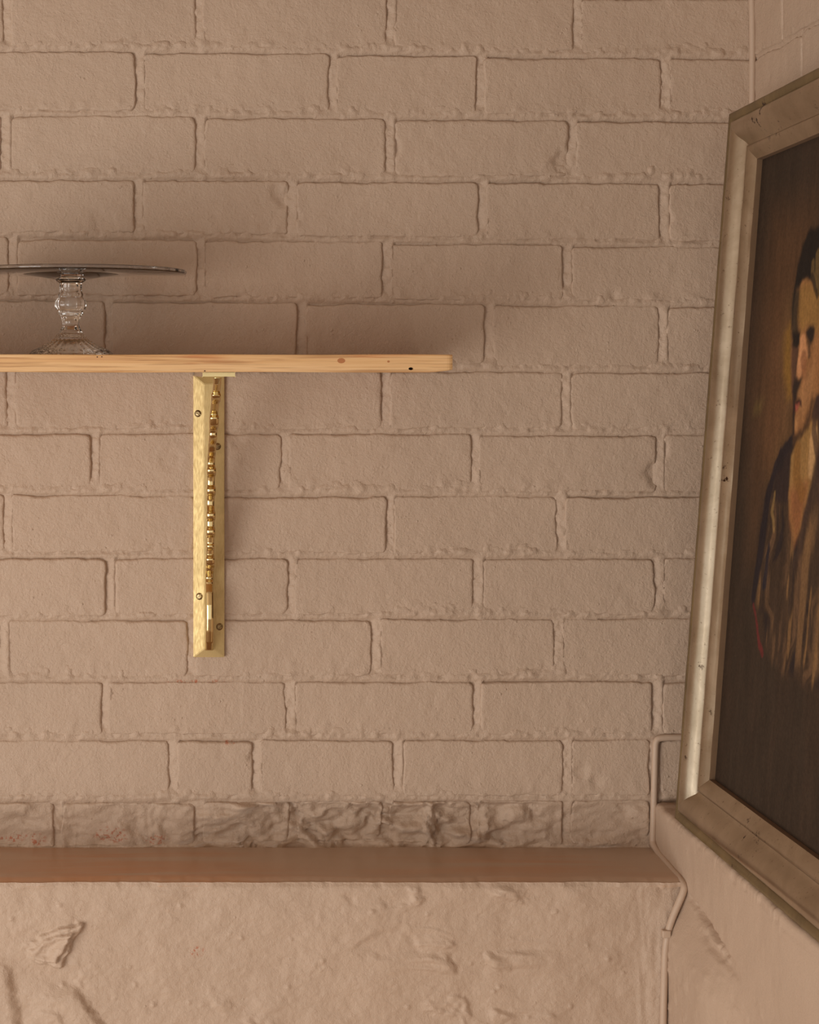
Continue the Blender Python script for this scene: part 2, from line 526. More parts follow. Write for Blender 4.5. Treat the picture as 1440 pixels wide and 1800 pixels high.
seed = 100
for r in range(len(ROWS) - 1):
    js = list(JOINTS[r])
    while js[0] > XMIN: js.insert(0, js[0] - 334)
    js.append(1325 + 14)
    for a, b in zip(js[:-1], js[1:]):
        seed += 37
        rng = np.random.RandomState(seed)
        mid = (a + b) / 2
        x0 = P(a + PERP / 2 + rng.uniform(-2, 2), 0).x; x1 = P(b - PERP / 2 + rng.uniform(-2, 2), 0).x
        zt = P(0, row_top(r, mid) + rng.uniform(-1.5, 1.5)).z
        zb = P(0, row_top(r + 1, mid) - BED + rng.uniform(-1.5, 1.0)).z
        chips = [(P(q[0], 0).x, P(0, q[1]).z, q[2] * M, q[3] / 1000) for q in LOSS if a - 15 < q[0] < b + 15 and row_top(r, mid) - 8 < q[1] < row_top(r + 1, mid) + 8]
        rough = 0.0
        if r == len(ROWS) - 2:
            rough = 1.0 if b < 1200 else 0.0
        inframe = b > -60 and ROWS[r + 1][0] > -20
        add_brick(wall_back, x0, x1, zb, zt, seed, world_back, False, rough=rough, chips=chips,
                  off=0.0, step=(0.0022 if rough else 0.0033) if inframe else 0.008)

# ------------------------------------------------------------------ upper right wall
ds = np.concatenate([np.linspace(-0.015, 0.30, 140)[:-1], np.linspace(0.30, 1.9, 120)])
zs = np.linspace(E - 0.56, E + 0.615, 420)
A, Z = np.meshgrid(ds, zs, indexing='ij')
PY = VY - (Z - E) / M
Hm = np.full(A.shape, -0.003)
lum = fbm(A * 110, Z * 130, 171, 4)
TOPR = [row_top(r, 1325) for r in range(len(ROWS))]
for r in range(len(ROWS) - 1):
    bot = TOPR[r + 1]
    t = np.clip((PY - (bot - BED)) / BED, 0, 1)
    m1 = (PY > bot - BED) & (PY < bot + 1.5)
    Hm = np.where(m1, -0.0004 - 0.0020 * t ** 1.5 + 0.0011 * lum, Hm)
    off = 0.103 if r % 2 == 0 else 0.164
    for k in range(-1, 9):
        j = off + 0.225 * k
        m = (PY > TOPR[r]) & (PY < bot) & (np.abs(A - j) < 0.006)
        Hm = np.where(m, -0.0016 + 0.0009 * lum, Hm)
wall_right = link('wall_right', np_mesh('wall_right', world_right(A, Z, Hm).reshape(-1, 3), grid_faces(*A.shape), m_wall,
                                        attrs={'chip': np.zeros(A.size)}), kind='structure', label='painted brick side wall above the plaster step')
for r in range(len(ROWS) - 3):
    off = 0.103 if r % 2 == 0 else 0.164
    edges = [-0.012] + [off + 0.225 * k for k in range(-1, 8) if off + 0.225 * k > 0.02]
    for a, b in zip(edges[:-1], edges[1:]):
        seed += 31
        rng = np.random.RandomState(seed)
        add_brick(wall_right, a + 0.0032, b - 0.0032, P(0, TOPR[r + 1] - BED * .7 + rng.uniform(-1, 1)).z, P(0, TOPR[r] + rng.uniform(-1, 1)).z,
                  seed, world_right, False, step=0.0035 if a < 0.25 else 0.009)

# ------------------------------------------------------------------ thicker lower part of the right wall with a step on top
STEP = E - 0.5265
ds = np.concatenate([np.linspace(-0.01, 0.45, 220)[:-1], np.linspace(0.45, 1.9, 90)])
zv = np.concatenate([np.linspace(0, STEP - 0.42, 30)[:-1], np.linspace(STEP - 0.42, STEP - 0.006, 190)])
arc = [(0.006 * (1 - math.cos(w)), STEP - 0.006 + 0.006 * math.sin(w)) for w in np.linspace(0.2, math.pi / 2, 6)]
hx = np.linspace(0.010, XR - XL + 0.02, 24)
path = [(0.0, z) for z in zv] + arc + [(x, STEP) for x in hx]
path = np.array(path)
A, K = np.meshgrid(ds, np.arange(len(path)), indexing='ij')
Xb = XL + path[K.astype(int), 0]; Zb = path[K.astype(int), 1].copy()
Zb = Zb + np.where(Zb > STEP - 0.03, 0.018 * np.clip(A - 0.1, -0.1, 1.8), 0)      # the step rises a little towards the room
vert = path[K.astype(int), 0] < 0.0061
s = D / (D - A)
PXr = VX + Xb / M * s; PYr = VY - (Zb - E) / M * s
def seg_dist(px, py, x0, y0, x1, y1):
    dx, dy = x1 - x0, y1 - y0
    t = np.clip(((px - x0) * dx + (py - y0) * dy) / (dx * dx + dy * dy), 0, 1)
    return np.hypot(px - x0 - t * dx, py - y0 - t * dy), t
def r2(px, py):       # a point of the lower right wall, from the photo, as (depth, height)
    sc = (px - VX) * M / XL
    return D * (1 - 1 / sc), (VY - py) * M / sc
Zr = Zb - E
disp = 0.0022 * fbm(A * 9, Zb * 9, 301, 3) + 0.0006 * fbm(A * 60, Zb * 40, 311, 3)
# plaster bulge below the diagonal fold that starts at the end of the ledge
f0 = r2(1208, 1568); f1 = r2(1292, 1695)
fold = f0[1] + (f1[1] - f0[1]) / (f1[0] - f0[0]) * (A - f0[0])
bul = sstep(-0.004, 0.060, fold - Zr) * sstep(0.36, 0.24, A)
disp = disp + 0.022 * bul * vert
for (p, q, w, dep) in (((1210, 1574), (1290, 1695), 0.006, 0.010), ((1238, 1640), (1302, 1722), 0.006, 0.0045), ((1225, 1600), (1250, 1650), 0.008, 0.004)):
    a0 = r2(*p); a1 = r2(*q)
    dd, t = seg_dist(A, Zr, a0[0], a0[1], a1[0], a1[1])
    dd = dd + 0.003 * fbm(A * 90, Zr * 160, 321, 3)
    disp = disp - dep * sstep(w, 0, dd) * np.sin(np.pi * np.clip(t * .9 + .05, 0, 1)) * vert
disp = disp + 0.0028 * np.maximum(0, fbm(A * 50, Zr * 130, 331, 3) - 0.15) * sstep(-0.60, -0.66, Zr) * vert
edge_j = 0.004 * fbm(A * 60, A * 0 + 3.3, 341, 3)
Xb = Xb - np.where(vert, disp, 0) + np.where(Zb > STEP - 0.007, np.abs(edge_j), 0) * vert * 0.6
Zb = Zb + np.where(~vert, 0.0012 * fbm(A * 60, Xb * 60, 351, 3), 0) + np.where(Zb > STEP - 0.02, edge_j * .5, 0)
V = np.stack([Xb, -A, Zb], -1).reshape(-1, 3)
link('wall_right_lower', np_mesh('wall_right_lower', V, grid_faces(*A.shape), m_pale), kind='structure',
     label='pale smooth plaster lower side wall with a narrow step on top')

# ------------------------------------------------------------------ ledge and lower plaster wall
LD = 0.130
LZ = P(0, 1491).z
xs = np.concatenate([np.linspace(-1.25, -0.28, 120)[:-1], np.linspace(-0.28, XL + 0.03, 460)])
front = LD + 0.0025 * fbm(xs * 22, xs * 0, 401, 3) + 0.0016 * fbm(xs * 120, xs * 0 + 5, 403, 3)
top_path = np.concatenate([np.linspace(-0.02, 0.9, 22), [0.95, 0.98]])
Xg, T = np.meshgrid(xs, top_path, indexing='ij')
Yg = T * front[:, None]
Zg = LZ + 0.0012 * fbm(Xg * 8, Yg * 20, 411, 3) - 0.0035 * sstep(0.90, 1.0, T) + 0.0009 * fbm(Xg * 90, Yg * 90, 415, 2) * sstep(.8, 1, T)
Vt = np.stack([Xg, -Yg, Zg], -1)
# front lip of the ledge goes down a little, into the plaster
lip = np.stack([xs, -(front + 0.001), np.full_like(xs, LZ - 0.006)], -1)[:, None]
lip2 = np.stack([xs, -(front - 0.012), np.full_like(xs, LZ - 0.018)], -1)[:, None]
Vt = np.concatenate([Vt, lip, lip2], 1)
link('trim_1', np_mesh('trim_1', Vt.reshape(-1, 3), grid_faces(Vt.shape[0], Vt.shape[1]), m_ledge), kind='structure',
     label='narrow brown painted ledge along the foot of the brick wall')

zs = np.concatenate([np.linspace(0, E - 0.83, 30)[:-1], np.linspace(E - 0.83, LZ - 0.002, 190)])
X, Z = np.meshgrid(xs, zs, indexing='ij')
s = D / (D - LD)
PX = VX + X / M * s; PY = VY - (Z - E) / M * s
wx = PX + 11 * fbm(PX / 34, PY / 34, 431, 4); wy = PY + 11 * fbm(PX / 34, PY / 34, 433, 4)
H = 0.0030 * fbm(X * 9, Z * 9, 421, 3) + 0.0022 * fbm(X * 34, Z * 40, 423, 5) + 0.0004 * fbm(X * 160, Z * 160, 427, 3)
# trowelled ridges
rid = fbm(X * 22 + Z * 14 + 2 * fbm(X * 8, Z * 8, 441, 2), Z * 40, 443, 4)
H = H + 0.0110 * np.maximum(0, rid - 0.16) * sstep(-0.2, 0.4, fbm(X * 6, Z * 6, 447, 2))
# small round blobs
for k in range(60):
    rng = np.random.RandomState(900 + k)
    bx, by, br = rng.uniform(0, 1180), rng.uniform(1570, 1830), rng.uniform(2.5, 7)
    H = H + 0.0016 * br / 5 * sstep(br, 0, np.hypot(PX - bx, PY - by))
# broken stone showing through at the left
def inside(px, py, poly):
    dmin = np.full(px.shape, 1e9)
    cx = sum(p[0] for p in poly) / len(poly); cy = sum(p[1] for p in poly) / len(poly)
    for (x0, y0), (x1, y1) in zip(poly, poly[1:] + poly[:1]):
        nx, ny = y1 - y0, -(x1 - x0); L = math.hypot(nx, ny); nx /= L; ny /= L
        if (cx - x0) * nx + (cy - y0) * ny < 0: nx, ny = -nx, -ny
        dmin = np.minimum(dmin, (px - x0) * nx + (py - y0) * ny)
    return dmin
di = inside(wx, wy, [(22, 1668), (104, 1626), (150, 1618), (108, 1706), (58, 1688)])
ramp = np.clip((PX - 26) / 95.0, 0, 1)
terr = 0.5 * sstep(0, 3, di) + 0.5 * sstep(9, 13, di)
H = H + (0.0160 * ramp * terr + 0.0016 * fbm(PX / 9 + PY / 24, PY / 6, 451, 3)) * sstep(-1, 2, di)
H = H - 0.0035 * sstep(0, 14, inside(wx, wy, [(64, 1664), (106, 1636), (122, 1640), (98, 1690), (62, 1682)]))
# slanting gouge below it: the left side stands forward
gx = 118 + (PY - 1725) * 0.75 + 7 * fbm(PX / 10, PY / 10, 461, 4)
H = H + 0.0075 * sstep(1718, 1760, PY) * sstep(16, -4, PX - gx) * sstep(-150, -10, PX - gx)
gx2 = 6 + (PY - 1680) * 0.2 + 5 * fbm(PX / 14, PY / 14, 463, 3)
H = H + 0.0075 * sstep(1670, 1720, PY) * sstep(16, -8, PX - gx2)
H = H + 0.0030 * sstep(0, 10, inside(wx, wy, [(38, 1790), (80, 1770), (118, 1782), (125, 1840), (40, 1840)]))
# scraped patches by the ledge and a dent by the side wall
H = H - 0.0016 * sstep(0, 9, inside(wx, wy, [(594, 1566), (616, 1562), (632, 1590), (612, 1596)]))
H = H - 0.0014 * sstep(0, 9, inside(wx, wy, [(664, 1570), (690, 1566), (724, 1598), (676, 1600)]))
H = H - 0.0040 * sstep(0, 18, inside(wx, wy, [(585, 1640), (660, 1626), (700, 1600), (760, 1690), (640, 1690)])) * 0.6
H = H + 0.014 * sstep(1100, 1200, PX) * sstep(1560, 1640, PY) * 0.4
H = H + 0.0016 * fbm(PX / 9, PY / 60, 471, 3) * sstep(1090, 1140, PX)
H = H * sstep(0.0, 0.012, LZ - Z)
fr = np.interp(X[:, 0], xs, front)[:, None]
Y = fr * sstep(0.012, 0.0, LZ - Z) + LD * (1 - sstep(0.012, 0.0, LZ - Z)) + H + 0.002 * sstep(0.001, 0.008, LZ - Z)
V = np.stack([X, -Y, Z], -1).reshape(-1, 3)
link('wall_lower', np_mesh('wall_lower', V, grid_faces(*X.shape), m_plaster, attrs={'chip': chip_field(PX, PY).ravel()}),
     kind='structure', label='lumpy painted plaster wall below the ledge')

# ------------------------------------------------------------------ floor and ceiling of the room, out of the picture
m_floor = simple('floor_boards', srgb(150, 118, 92), 0.5, bump=(12, 0.2, 0.002))
bm = box_bm(-3.2, 1.2, -3.6, 0.05, -0.05, 0.0)
bm_obj('floor', bm, m_floor, kind='structure')
m_ceil = simple('ceiling_paint', srgb(196, 176, 158), 0.7)
bm = box_bm(-3.2, 1.2, -3.6, 0.05, E + 0.612, E + 0.66)  # unseen ceiling, set low to darken the top of the brick wall
bm_obj('ceiling', bm, m_ceil, kind='structure')

# ------------------------------------------------------------------ pine shelf
SD = 0.26
kS = D / (D - SD)
z_top = E + (VY - 623) * M / kS
z_bot = E + (VY - 654.5) * M / kS
x_end = (796 - VX) * M / kS
bm = bmesh.new()
xs = [-1.15, -0.8, -0.5] + list(np.linspace(-0.3, x_end - 0.03, 40)) + list(x_end - np.array([0.024, 0.018, 0.013, 0.009, 0.006, 0.0035, 0.0018, 0.0006, 0.0]))
rows = []
for i, x in enumerate(xs):
    k = max(0.0, 1 - (x_end - x) / 0.026)
    zb = z_bot + 0.0026 * k ** 1.6 + 0.0003 * math.sin(x * 23)
    zt = z_top - 0.0002 * k + 0.0002 * math.sin(x * 31 + 1)
    c = 0.0014 if x_end - x > 0.002 else 0.0018
    yf = -SD + (0.0 if x_end - x > 0.006 else 0.0016 * (1 - (x_end - x) / 0.006) ** 2)
    rows.append([(x, -0.003, zb), (x, yf + c, zb), (x, yf + c * .3, zb + c * .3), (x, yf, zb + c), (x, yf, (zt + zb) / 2), (x, yf, zt - c), (x, yf + c * .3, zt - c * .3), (x, yf + c, zt), (x, -0.003, zt)])
bv = [[bm.verts.new(p) for p in r] for r in rows]
for a, b in zip(bv[:-1], bv[1:]):
    n = len(a)
    for k in range(n):
        bm.faces.new((a[k], a[(k + 1) % n], b[(k + 1) % n], b[k]))
bm.faces.new(bv[0]); bm.faces.new(bv[-1][::-1])
root = link('wall_shelf', None, label='long pine plank shelf on a brass bracket', cat='shelf', loc=(0, 0, z_bot))
def under(o, root):
    o.parent = root; o.matrix_parent_inverse = Matrix.Translation(-Vector(root.location)); return o
plank = under(bm_obj('plank', bm, m_wood, smooth=False), root)
def disc_bm(c, rx, rz, depth, seg=18):
    bm = bmesh.new()
    f = [bm.verts.new((c.x + rx * math.cos(w), c.y - depth, c.z + rz * math.sin(w))) for w in np.linspace(0, 2 * math.pi, seg, endpoint=False)]
    g = [bm.verts.new((v.co.x, c.y + 0.002, v.co.z)) for v in f]
    bm.faces.new(f)
    for k in range(seg): bm.faces.new((f[k], f[(k + 1) % seg], g[(k + 1) % seg], g[k]))
    return bm
hc = P(722.5, 648.2, SD)
bm = bmesh.new()
ha = [bm.verts.new((hc.x + 0.0026 * math.cos(w), hc.y - 0.004, hc.z + 0.0015 * math.sin(w))) for w in np.linspace(0, 2 * math.pi, 20, endpoint=False)]
hb = [bm.verts.new((v.co.x, hc.y + 0.014, v.co.z)) for v in ha]
bm.faces.new(ha); bm.faces.new(hb[::-1])
for k in range(20): bm.faces.new((ha[k], hb[k], hb[(k + 1) % 20], ha[(k + 1) % 20]))
cutter = bm_obj('cutter', bm, m_wood)
bo = plank.modifiers.new('hole', 'BOOLEAN'); bo.operation = 'DIFFERENCE'; bo.object = cutter; bo.solver = 'EXACT'
bpy.context.view_layer.update()
holed = bpy.data.meshes.new_from_object(plank.evaluated_get(bpy.context.evaluated_depsgraph_get()))
plank.modifiers.clear(); plank.data = holed; holed.name = 'plank'
bpy.data.objects.remove(cutter, do_unlink=True)
under(bm_obj('nail', disc_bm(hc + Vector((0, 0.0115, 0)), 0.0023, 0.0013, 0.0005), m_nail), root)
m_knot = simple('knot_wood', srgb(176, 112, 62), 0.5, bump=(300, 0.1, 0.0004))
for (kx, ky, ra, rb) in ((600, 634, 0.0042, 0.0028), (683, 635.5, 0.0014, 0.0011), (171, 627.5, 0.0008, 0.0007), (179, 627.3, 0.0008, 0.0006), (360, 652, 0.0009, 0.0008)):
    under(bm_obj('knot', disc_bm(P(kx, ky, SD), ra, rb, 0.00012), m_knot if ra > .001 else m_pin), root)

# ------------------------------------------------------------------ brass bracket
pl0 = P(340, 1155, 0.004); pl1 = P(394.5, 661, 0.004)
xc = (pl0.x + pl1.x) / 2
zt_arm = z_bot - 0.0002
root = link('shelf_bracket', None, label='polished brass shelf bracket with scrolled strut screwed to the brick wall', cat='bracket', loc=(xc, 0, pl0.z))
ztp = zt_arm - 0.0042
w2 = (pl1.x - pl0.x) / 2
bm = bmesh.new()
def ringv(hw, zb, zt, y): return [bm.verts.new(p) for p in ((xc - hw, y, zb), (xc + hw, y, zb), (xc + hw, y, zt), (xc - hw, y, zt))]
r0 = ringv(w2, pl0.z, ztp, 0.004); r1 = ringv(w2, pl0.z, ztp, -0.0050); r2_ = ringv(0.0060, pl0.z + 0.0105, ztp - 0.0105, -0.0085)
for a, b in ((r0, r1), (r1, r2_)):
    for k in range(4): bm.faces.new((a[k], a[(k + 1) % 4], b[(k + 1) % 4], b[k]))
bm.faces.new(r2_); bm.faces.new(r0[::-1])
bmesh.ops.recalc_face_normals(bm, faces=bm.faces)
bmesh.ops.bevel(bm, geom=[e for e in bm.edges], offset=0.0005, segments=2, affect='EDGES')
under(bm_obj('wall_plate', bm, m_brass), root)
YAW = 0.042
def arm_pt(x, d, z):      # the arm leaves the plate slightly to the right
    return Vector((xc + x + (d - 0.006) * YAW, -d, z))
AL = 0.205
bm = box_bm(-0.0178, 0.0178, 0.006, AL, 0, 1, 0)
for v in bm.verts: v.co = arm_pt(v.co.x, v.co.y, zt_arm - 0.0046 + 0.0046 * v.co.z)
bmesh.ops.bevel(bm, geom=list(bm.edges), offset=0.0006, segments=2, affect='EDGES')
under(bm_obj('arm', bm, m_brass_pol), root)

def zpy(py, d): return E + (VY - py) * M * (D - d) / D
def strip(name, pts, hw, mat, closed=False):
    """cast strut: pts list of (front depth, back depth, py); extruded across the width with rounded front edges"""
    bm = bmesh.new()
    rows = []
    for (df, db, py, k) in pts:
        z = zpy(py, (df + db) / 2); h = hw * k
        c = min(0.0016, (df - db) * .4)
        sec = [(-h, db), (-h, df - c), (-h * .78, df - c * .35), (-h * .35, df), (h * .35, df), (h * .78, df - c * .35), (h, df - c), (h, db)]
        rows.append([bm.verts.new(arm_pt(x, d, z)) for x, d in sec])
    for a, b in zip(rows[:-1], rows[1:]):
        for k in range(8): bm.faces.new((a[k], a[(k + 1) % 8], b[(k + 1) % 8], b[k]))
    bm.faces.new(rows[0][::-1]); bm.faces.new(rows[-1])
    return under(bm_obj(name, bm, mat, smooth=True), root)
# front edge of the strut: (front depth, py); beads and fillets ride on it
ctrl = [(0.186, 664), (0.176, 676), (0.163, 688), (0.150, 697), (0.142, 706), (0.132, 716), (0.122, 726), (0.113, 738), (0.106, 752),
        (0.094, 768), (0.080, 785), (0.068, 803), (0.060, 822), (0.055, 845), (0.052, 868), (0.050, 890), (0.047, 915), (0.044, 940), (0.040, 962),
        (0.036, 980), (0.029, 1000), (0.021, 1014), (0.020, 1024), (0.026, 1040), (0.030, 1062), (0.030, 1085), (0.027, 1108), (0.021, 1128), (0.012, 1143)]
bumps = [(700, 9, .010), (742, 13, .009), (770, 9, .004), (808, 13, -.006), (828, 9, .008), (862, 9, .008), (883, 11, -.005),
         (905, 9, .008), (934, 9, .007), (960, 5, .003), (986, 11, .008), (1012, 10, -.004)]
pys = np.linspace(664, 1143, 320)
base = np.interp(pys, [c[1] for c in ctrl], [c[0] for c in ctrl])
kk = np.ones_like(base)
fr = base.copy()
for (y0, w, a) in bumps:
    g = np.clip(1 - np.abs((pys - y0) / w) ** 3, 0, 1)
    fr += a * g
    if a > .004: kk = np.maximum(kk, 1 + 0.16 * g)
back = np.where(pys < 985, base - 0.010 - 0.006 * np.sin((pys - 664) / 60) ** 2, 0.008)
back = np.where(pys < 985, back, 0.008 + (np.interp(985, [c[1] for c in ctrl], [c[0] for c in ctrl]) - 0.018) * np.clip(1 - (pys - 985) / 16, 0, 1))
back = np.maximum(back, 0.008)
kk = np.where(pys < 690, kk * 0.95, kk)
strip('strut', list(zip(np.maximum(fr, back + 0.002), back, pys, kk)), 0.0046, m_brass_pol)
# slotted screws
for (sx, sy, ang) in ((348, 727, -0.5), (382.5, 785, 0.7), (350.5, 1048.5, 0.8), (386, 1102, 0.9)):
    c = P(sx, sy, 0.008)
    dx = abs(c.x - xc)
    yface = -0.0050 - 0.0035 * (w2 - dx) / (w2 - 0.0060)
    c.y = yface
    tilt = Matrix.Rotation(math.atan2(0.0035, w2 - 0.006) * (-1 if c.x < xc else 1), 3, 'Z')
    bm = bmesh.new()
    R = 0.0040
    prof = [(0, -0.0017), (R * .6, -0.0015), (R * .9, -0.0008), (R, 0.0006)]
    seg = 20
    rings = []
    for (r, y) in prof:
        rings.append([bm.verts.new((r * math.cos(w), y, r * math.sin(w))) for w in np.linspace(0, 2 * math.pi, seg, endpoint=False)] if r else [bm.verts.new((0, y, 0))])
    for k in range(seg): bm.faces.new((rings[0][0], rings[1][k], rings[1][(k + 1) % seg]))
    for a, b in zip(rings[1:-1], rings[2:]):
        for k in range(seg): bm.faces.new((a[k], b[k], b[(k + 1) % seg], a[(k + 1) % seg]))
    rot = Matrix.Rotation(-ang, 3, 'Y')
    head = bmesh.new()
    for sg in (1, -1):
        half = bm.copy()
        r_ = bmesh.ops.bisect_plane(half, geom=half.verts[:] + half.edges[:] + half.faces[:], plane_co=(0, 0, sg * 0.00055), plane_no=(0, 0, sg), clear_inner=True)
        cut = [e_ for e_ in r_['geom_cut'] if isinstance(e_, bmesh.types.BMEdge)]
        low = bmesh.ops.extrude_edge_only(half, edges=cut)['geom']
        for v in [g for g in low if isinstance(g, bmesh.types.BMVert)]: v.co.y = 0.0008
        tmp = bpy.data.meshes.new('half'); half.to_mesh(tmp); half.free()
        head.from_mesh(tmp); bpy.data.meshes.remove(tmp)
    bm.free(); bm = head
    for v in bm.verts: v.co = tilt @ (rot @ v.co) + c
    scr = under(bm_obj('screw', bm, m_screw, smooth=False), root)
    bm = box_bm(-R * .92, R * .92, 0.0001, 0.0009, -0.00056, 0.00056)
    for v in bm.verts: v.co = tilt @ (rot @ v.co) + c
    sl = bm_obj('slot', bm, m_screw); sl.parent = scr
    sl.matrix_parent_inverse = Matrix.Identity(4)
    bm = bmesh.new()
    o_ = [bm.verts.new((R * 1.16 * math.cos(w), 0.0002, R * 1.16 * math.sin(w))) for w in np.linspace(0, 2 * math.pi, seg, endpoint=False)]
    i_ = [bm.verts.new((R * .96 * math.cos(w), -0.0003, R * .96 * math.sin(w))) for w in np.linspace(0, 2 * math.pi, seg, endpoint=False)]
    q_ = [bm.verts.new((R * .96 * math.cos(w), 0.0010, R * .96 * math.sin(w))) for w in np.linspace(0, 2 * math.pi, seg, endpoint=False)]
    for k in range(seg):
        bm.faces.new((o_[k], o_[(k + 1) % seg], i_[(k + 1) % seg], i_[k])); bm.faces.new((i_[k], i_[(k + 1) % seg], q_[(k + 1) % seg], q_[k]))
    for v in bm.verts: v.co = tilt @ v.co + c
    cs = bm_obj('countersink', bm, m_screw); cs.parent = scr
    cs.matrix_parent_inverse = sl.matrix_parent_inverse.copy()

# ------------------------------------------------------------------ pressed glass cake stand
CD = 0.135
kc = D / (D - CD)
cpos = Vector(((124.5 - VX) * M / kc, -CD, z_top + 0.0003))
q = M / kc
def zc(py): return E + (VY - py) * q - cpos.z
root = link('cake_stand', None, label='clear pressed glass cake stand on a stem, standing on the pine shelf', cat='cake stand', loc=cpos)
RP = 203 * q
zr = zc(477.5)
def scal(r, z, w):
    k = sstep(RP * .80, RP, np.array(r)).item()
    return r * (1 + 0.0025 * k * math.cos(36 * w)), z
prof = [(0, zr + 0.0012), (RP * .5, zr + 0.0012), (RP * .985, zr + 0.0012), (RP * .996, zr + 0.0008), (RP, zr - 0.0004),
        (RP, zr - 0.0020), (RP * .996, zr - 0.0030), (RP * .985, zr - 0.0034), (RP * .5, zr - 0.0034), (0, zr - 0.0034)]
bm = lathe(prof, 224, scal)
bm_obj('plate', bm, m_glass, root, smooth=True)
zs0 = zr - 0.0035
prof = [(0, zs0), (84 * q, zs0), (80 * q, zs0 - 0.0007), (50 * q, zs0 - 0.0030), (30 * q, zs0 - 0.0058), (26 * q, zc(491)), (25 * q, zc(494)), (20 * q, zc(497)), (19 * q, zc(498.5)), (19 * q, zc(511)), (20.5 * q, zc(516)), (21.5 * q, zc(518)), (20.5 * q, zc(522)), (21 * q, zc(523.5)),
        (25 * q, zc(526)), (27.5 * q, zc(531)), (27.5 * q, zc(538)), (25 * q, zc(544)), (20.5 * q, zc(546)), (21.5 * q, zc(549)), (20.5 * q, zc(552)), (18 * q, zc(555)), (15.5 * q, zc(562)), (14 * q, zc(570)),
        (16 * q, zc(577)), (20 * q, zc(584.5)), (0, zc(584.5))]
def octo(r, z, w):
    return r * (1 + (0.030 if r < 30 * q else 0.0) * math.cos(8 * w)), z
bm = lathe(prof, 96, octo)
bm_obj('stem', bm, m_glass, root, smooth=True, sharp=40)
def flute(r, z, w):
    k = sstep(18 * q, 34 * q, np.array(r)).item()
    return r * (1 + 0.006 * k * math.cos(24 * w)), z + 0.0004 * k * math.cos(24 * w) * (1 if z > 0.003 else 0)
prof = [(0, zc(584.6)), (20 * q, zc(584.6)), (25 * q, zc(588)), (27 * q, zc(592)), (30 * q, zc(596)), (40 * q, zc(603)), (55 * q, zc(611)), (66 * q, zc(616)), (72 * q, 0.0026), (73.5 * q, 0.0012), (72 * q, 0.0),
        (66 * q, 0.0), (55 * q, 0.0004), (0, 0.0004)]
bm = lathe(prof, 192, flute)
bm_obj('foot', bm, m_glass, root, smooth=True, sharp=40)

# ------------------------------------------------------------------ painted-over cable in the corner
def cable_pts():
    c = []
    for py in (-238, -160, -60, 60, 200, 400, 700, 1000, 1200, 1270): c.append(P(1322 + 1.5 * math.sin(py / 70), py, 0.0020))
    c += [P(1316, 1291, 0.0020), P(1300, 1297, 0.0020), P(1250, 1297, 0.0020), P(1200, 1296, 0.0020), P(1165, 1297, 0.0020), P(1154, 1303, 0.0020)]
    for py in (1325, 1360, 1400, 1440, 1470): c.append(P(1152 - (py - 1325) * 0.028, py, 0.0026))
    c += [P(1149, 1484, 0.006)]
    for t in (0.15, 0.4, 0.65, 0.9): c.append(P(1150 + 52 * t, 1489 + 63 * t, 0.128 * t + 0.003))
    c += [P(1203, 1557, 0.1340), P(1200.5, 1570, 0.1380), P(1193, 1588, 0.1390), P(1183, 1612, 0.1395), P(1175, 1638, 0.1395), P(1170, 1670, 0.1395), P(1168, 1720, 0.1395), P(1166, 1800, 0.1395), P(1165, 1900, 0.1395), P(1164, 2300, 0.1395)]
    return c
bm = tube(smooth_path(cable_pts(), 6), 0.0040, 14)
rc = link('wall_cable', None, label='painted over cable running down the corner and over the ledge end', cat='cable', loc=P(1164, 2300, 0.1395))
under(bm_obj('cord', bm, m_cable, smooth=True), rc)
cc = P(1172, 1642, 0.1435)
bm = box_bm(cc.x - 0.0048, cc.x + 0.0048, cc.y - 0.0018, cc.y + 0.006, cc.z - 0.0042, cc.z + 0.0042, 0.0014, 3)
under(bm_obj('cable_clip', bm, m_cable, smooth=True), rc)

# ------------------------------------------------------------------ framed oil portrait leaning on the step
H_OUT = 0.8185; W_OUT = 0.70; FW = 0.060
lean = math.atan(0.0834)
nv_ = Vector((-math.cos(lean), 0, math.sin(lean)))
u_ = Vector((0, -1, 0.018)).normalized()
v_ = nv_.cross(u_) * -1
v_ = u_.cross(nv_)
if v_.z < 0: v_ = -v_
sc = (1186 - VX) * M / 0.562
d0 = D * (1 - 1 / sc)
HF = 0.030
corner = Vector((0.562, -d0, E - (1439 - VY) * M / sc)) - nv_ * HF      # outer bottom corner at the back of the frame
MATP = Matrix(((u_.x, v_.x, nv_.x, corner.x), (u_.y, v_.y, nv_.y, corner.y), (u_.z, v_.z, nv_.z, corner.z), (0, 0, 0, 1)))
root = link('framed_portrait', None, label='oil portrait of a dark coated figure in an aged silver gilt frame', cat='painting')
root.matrix_world = MATP
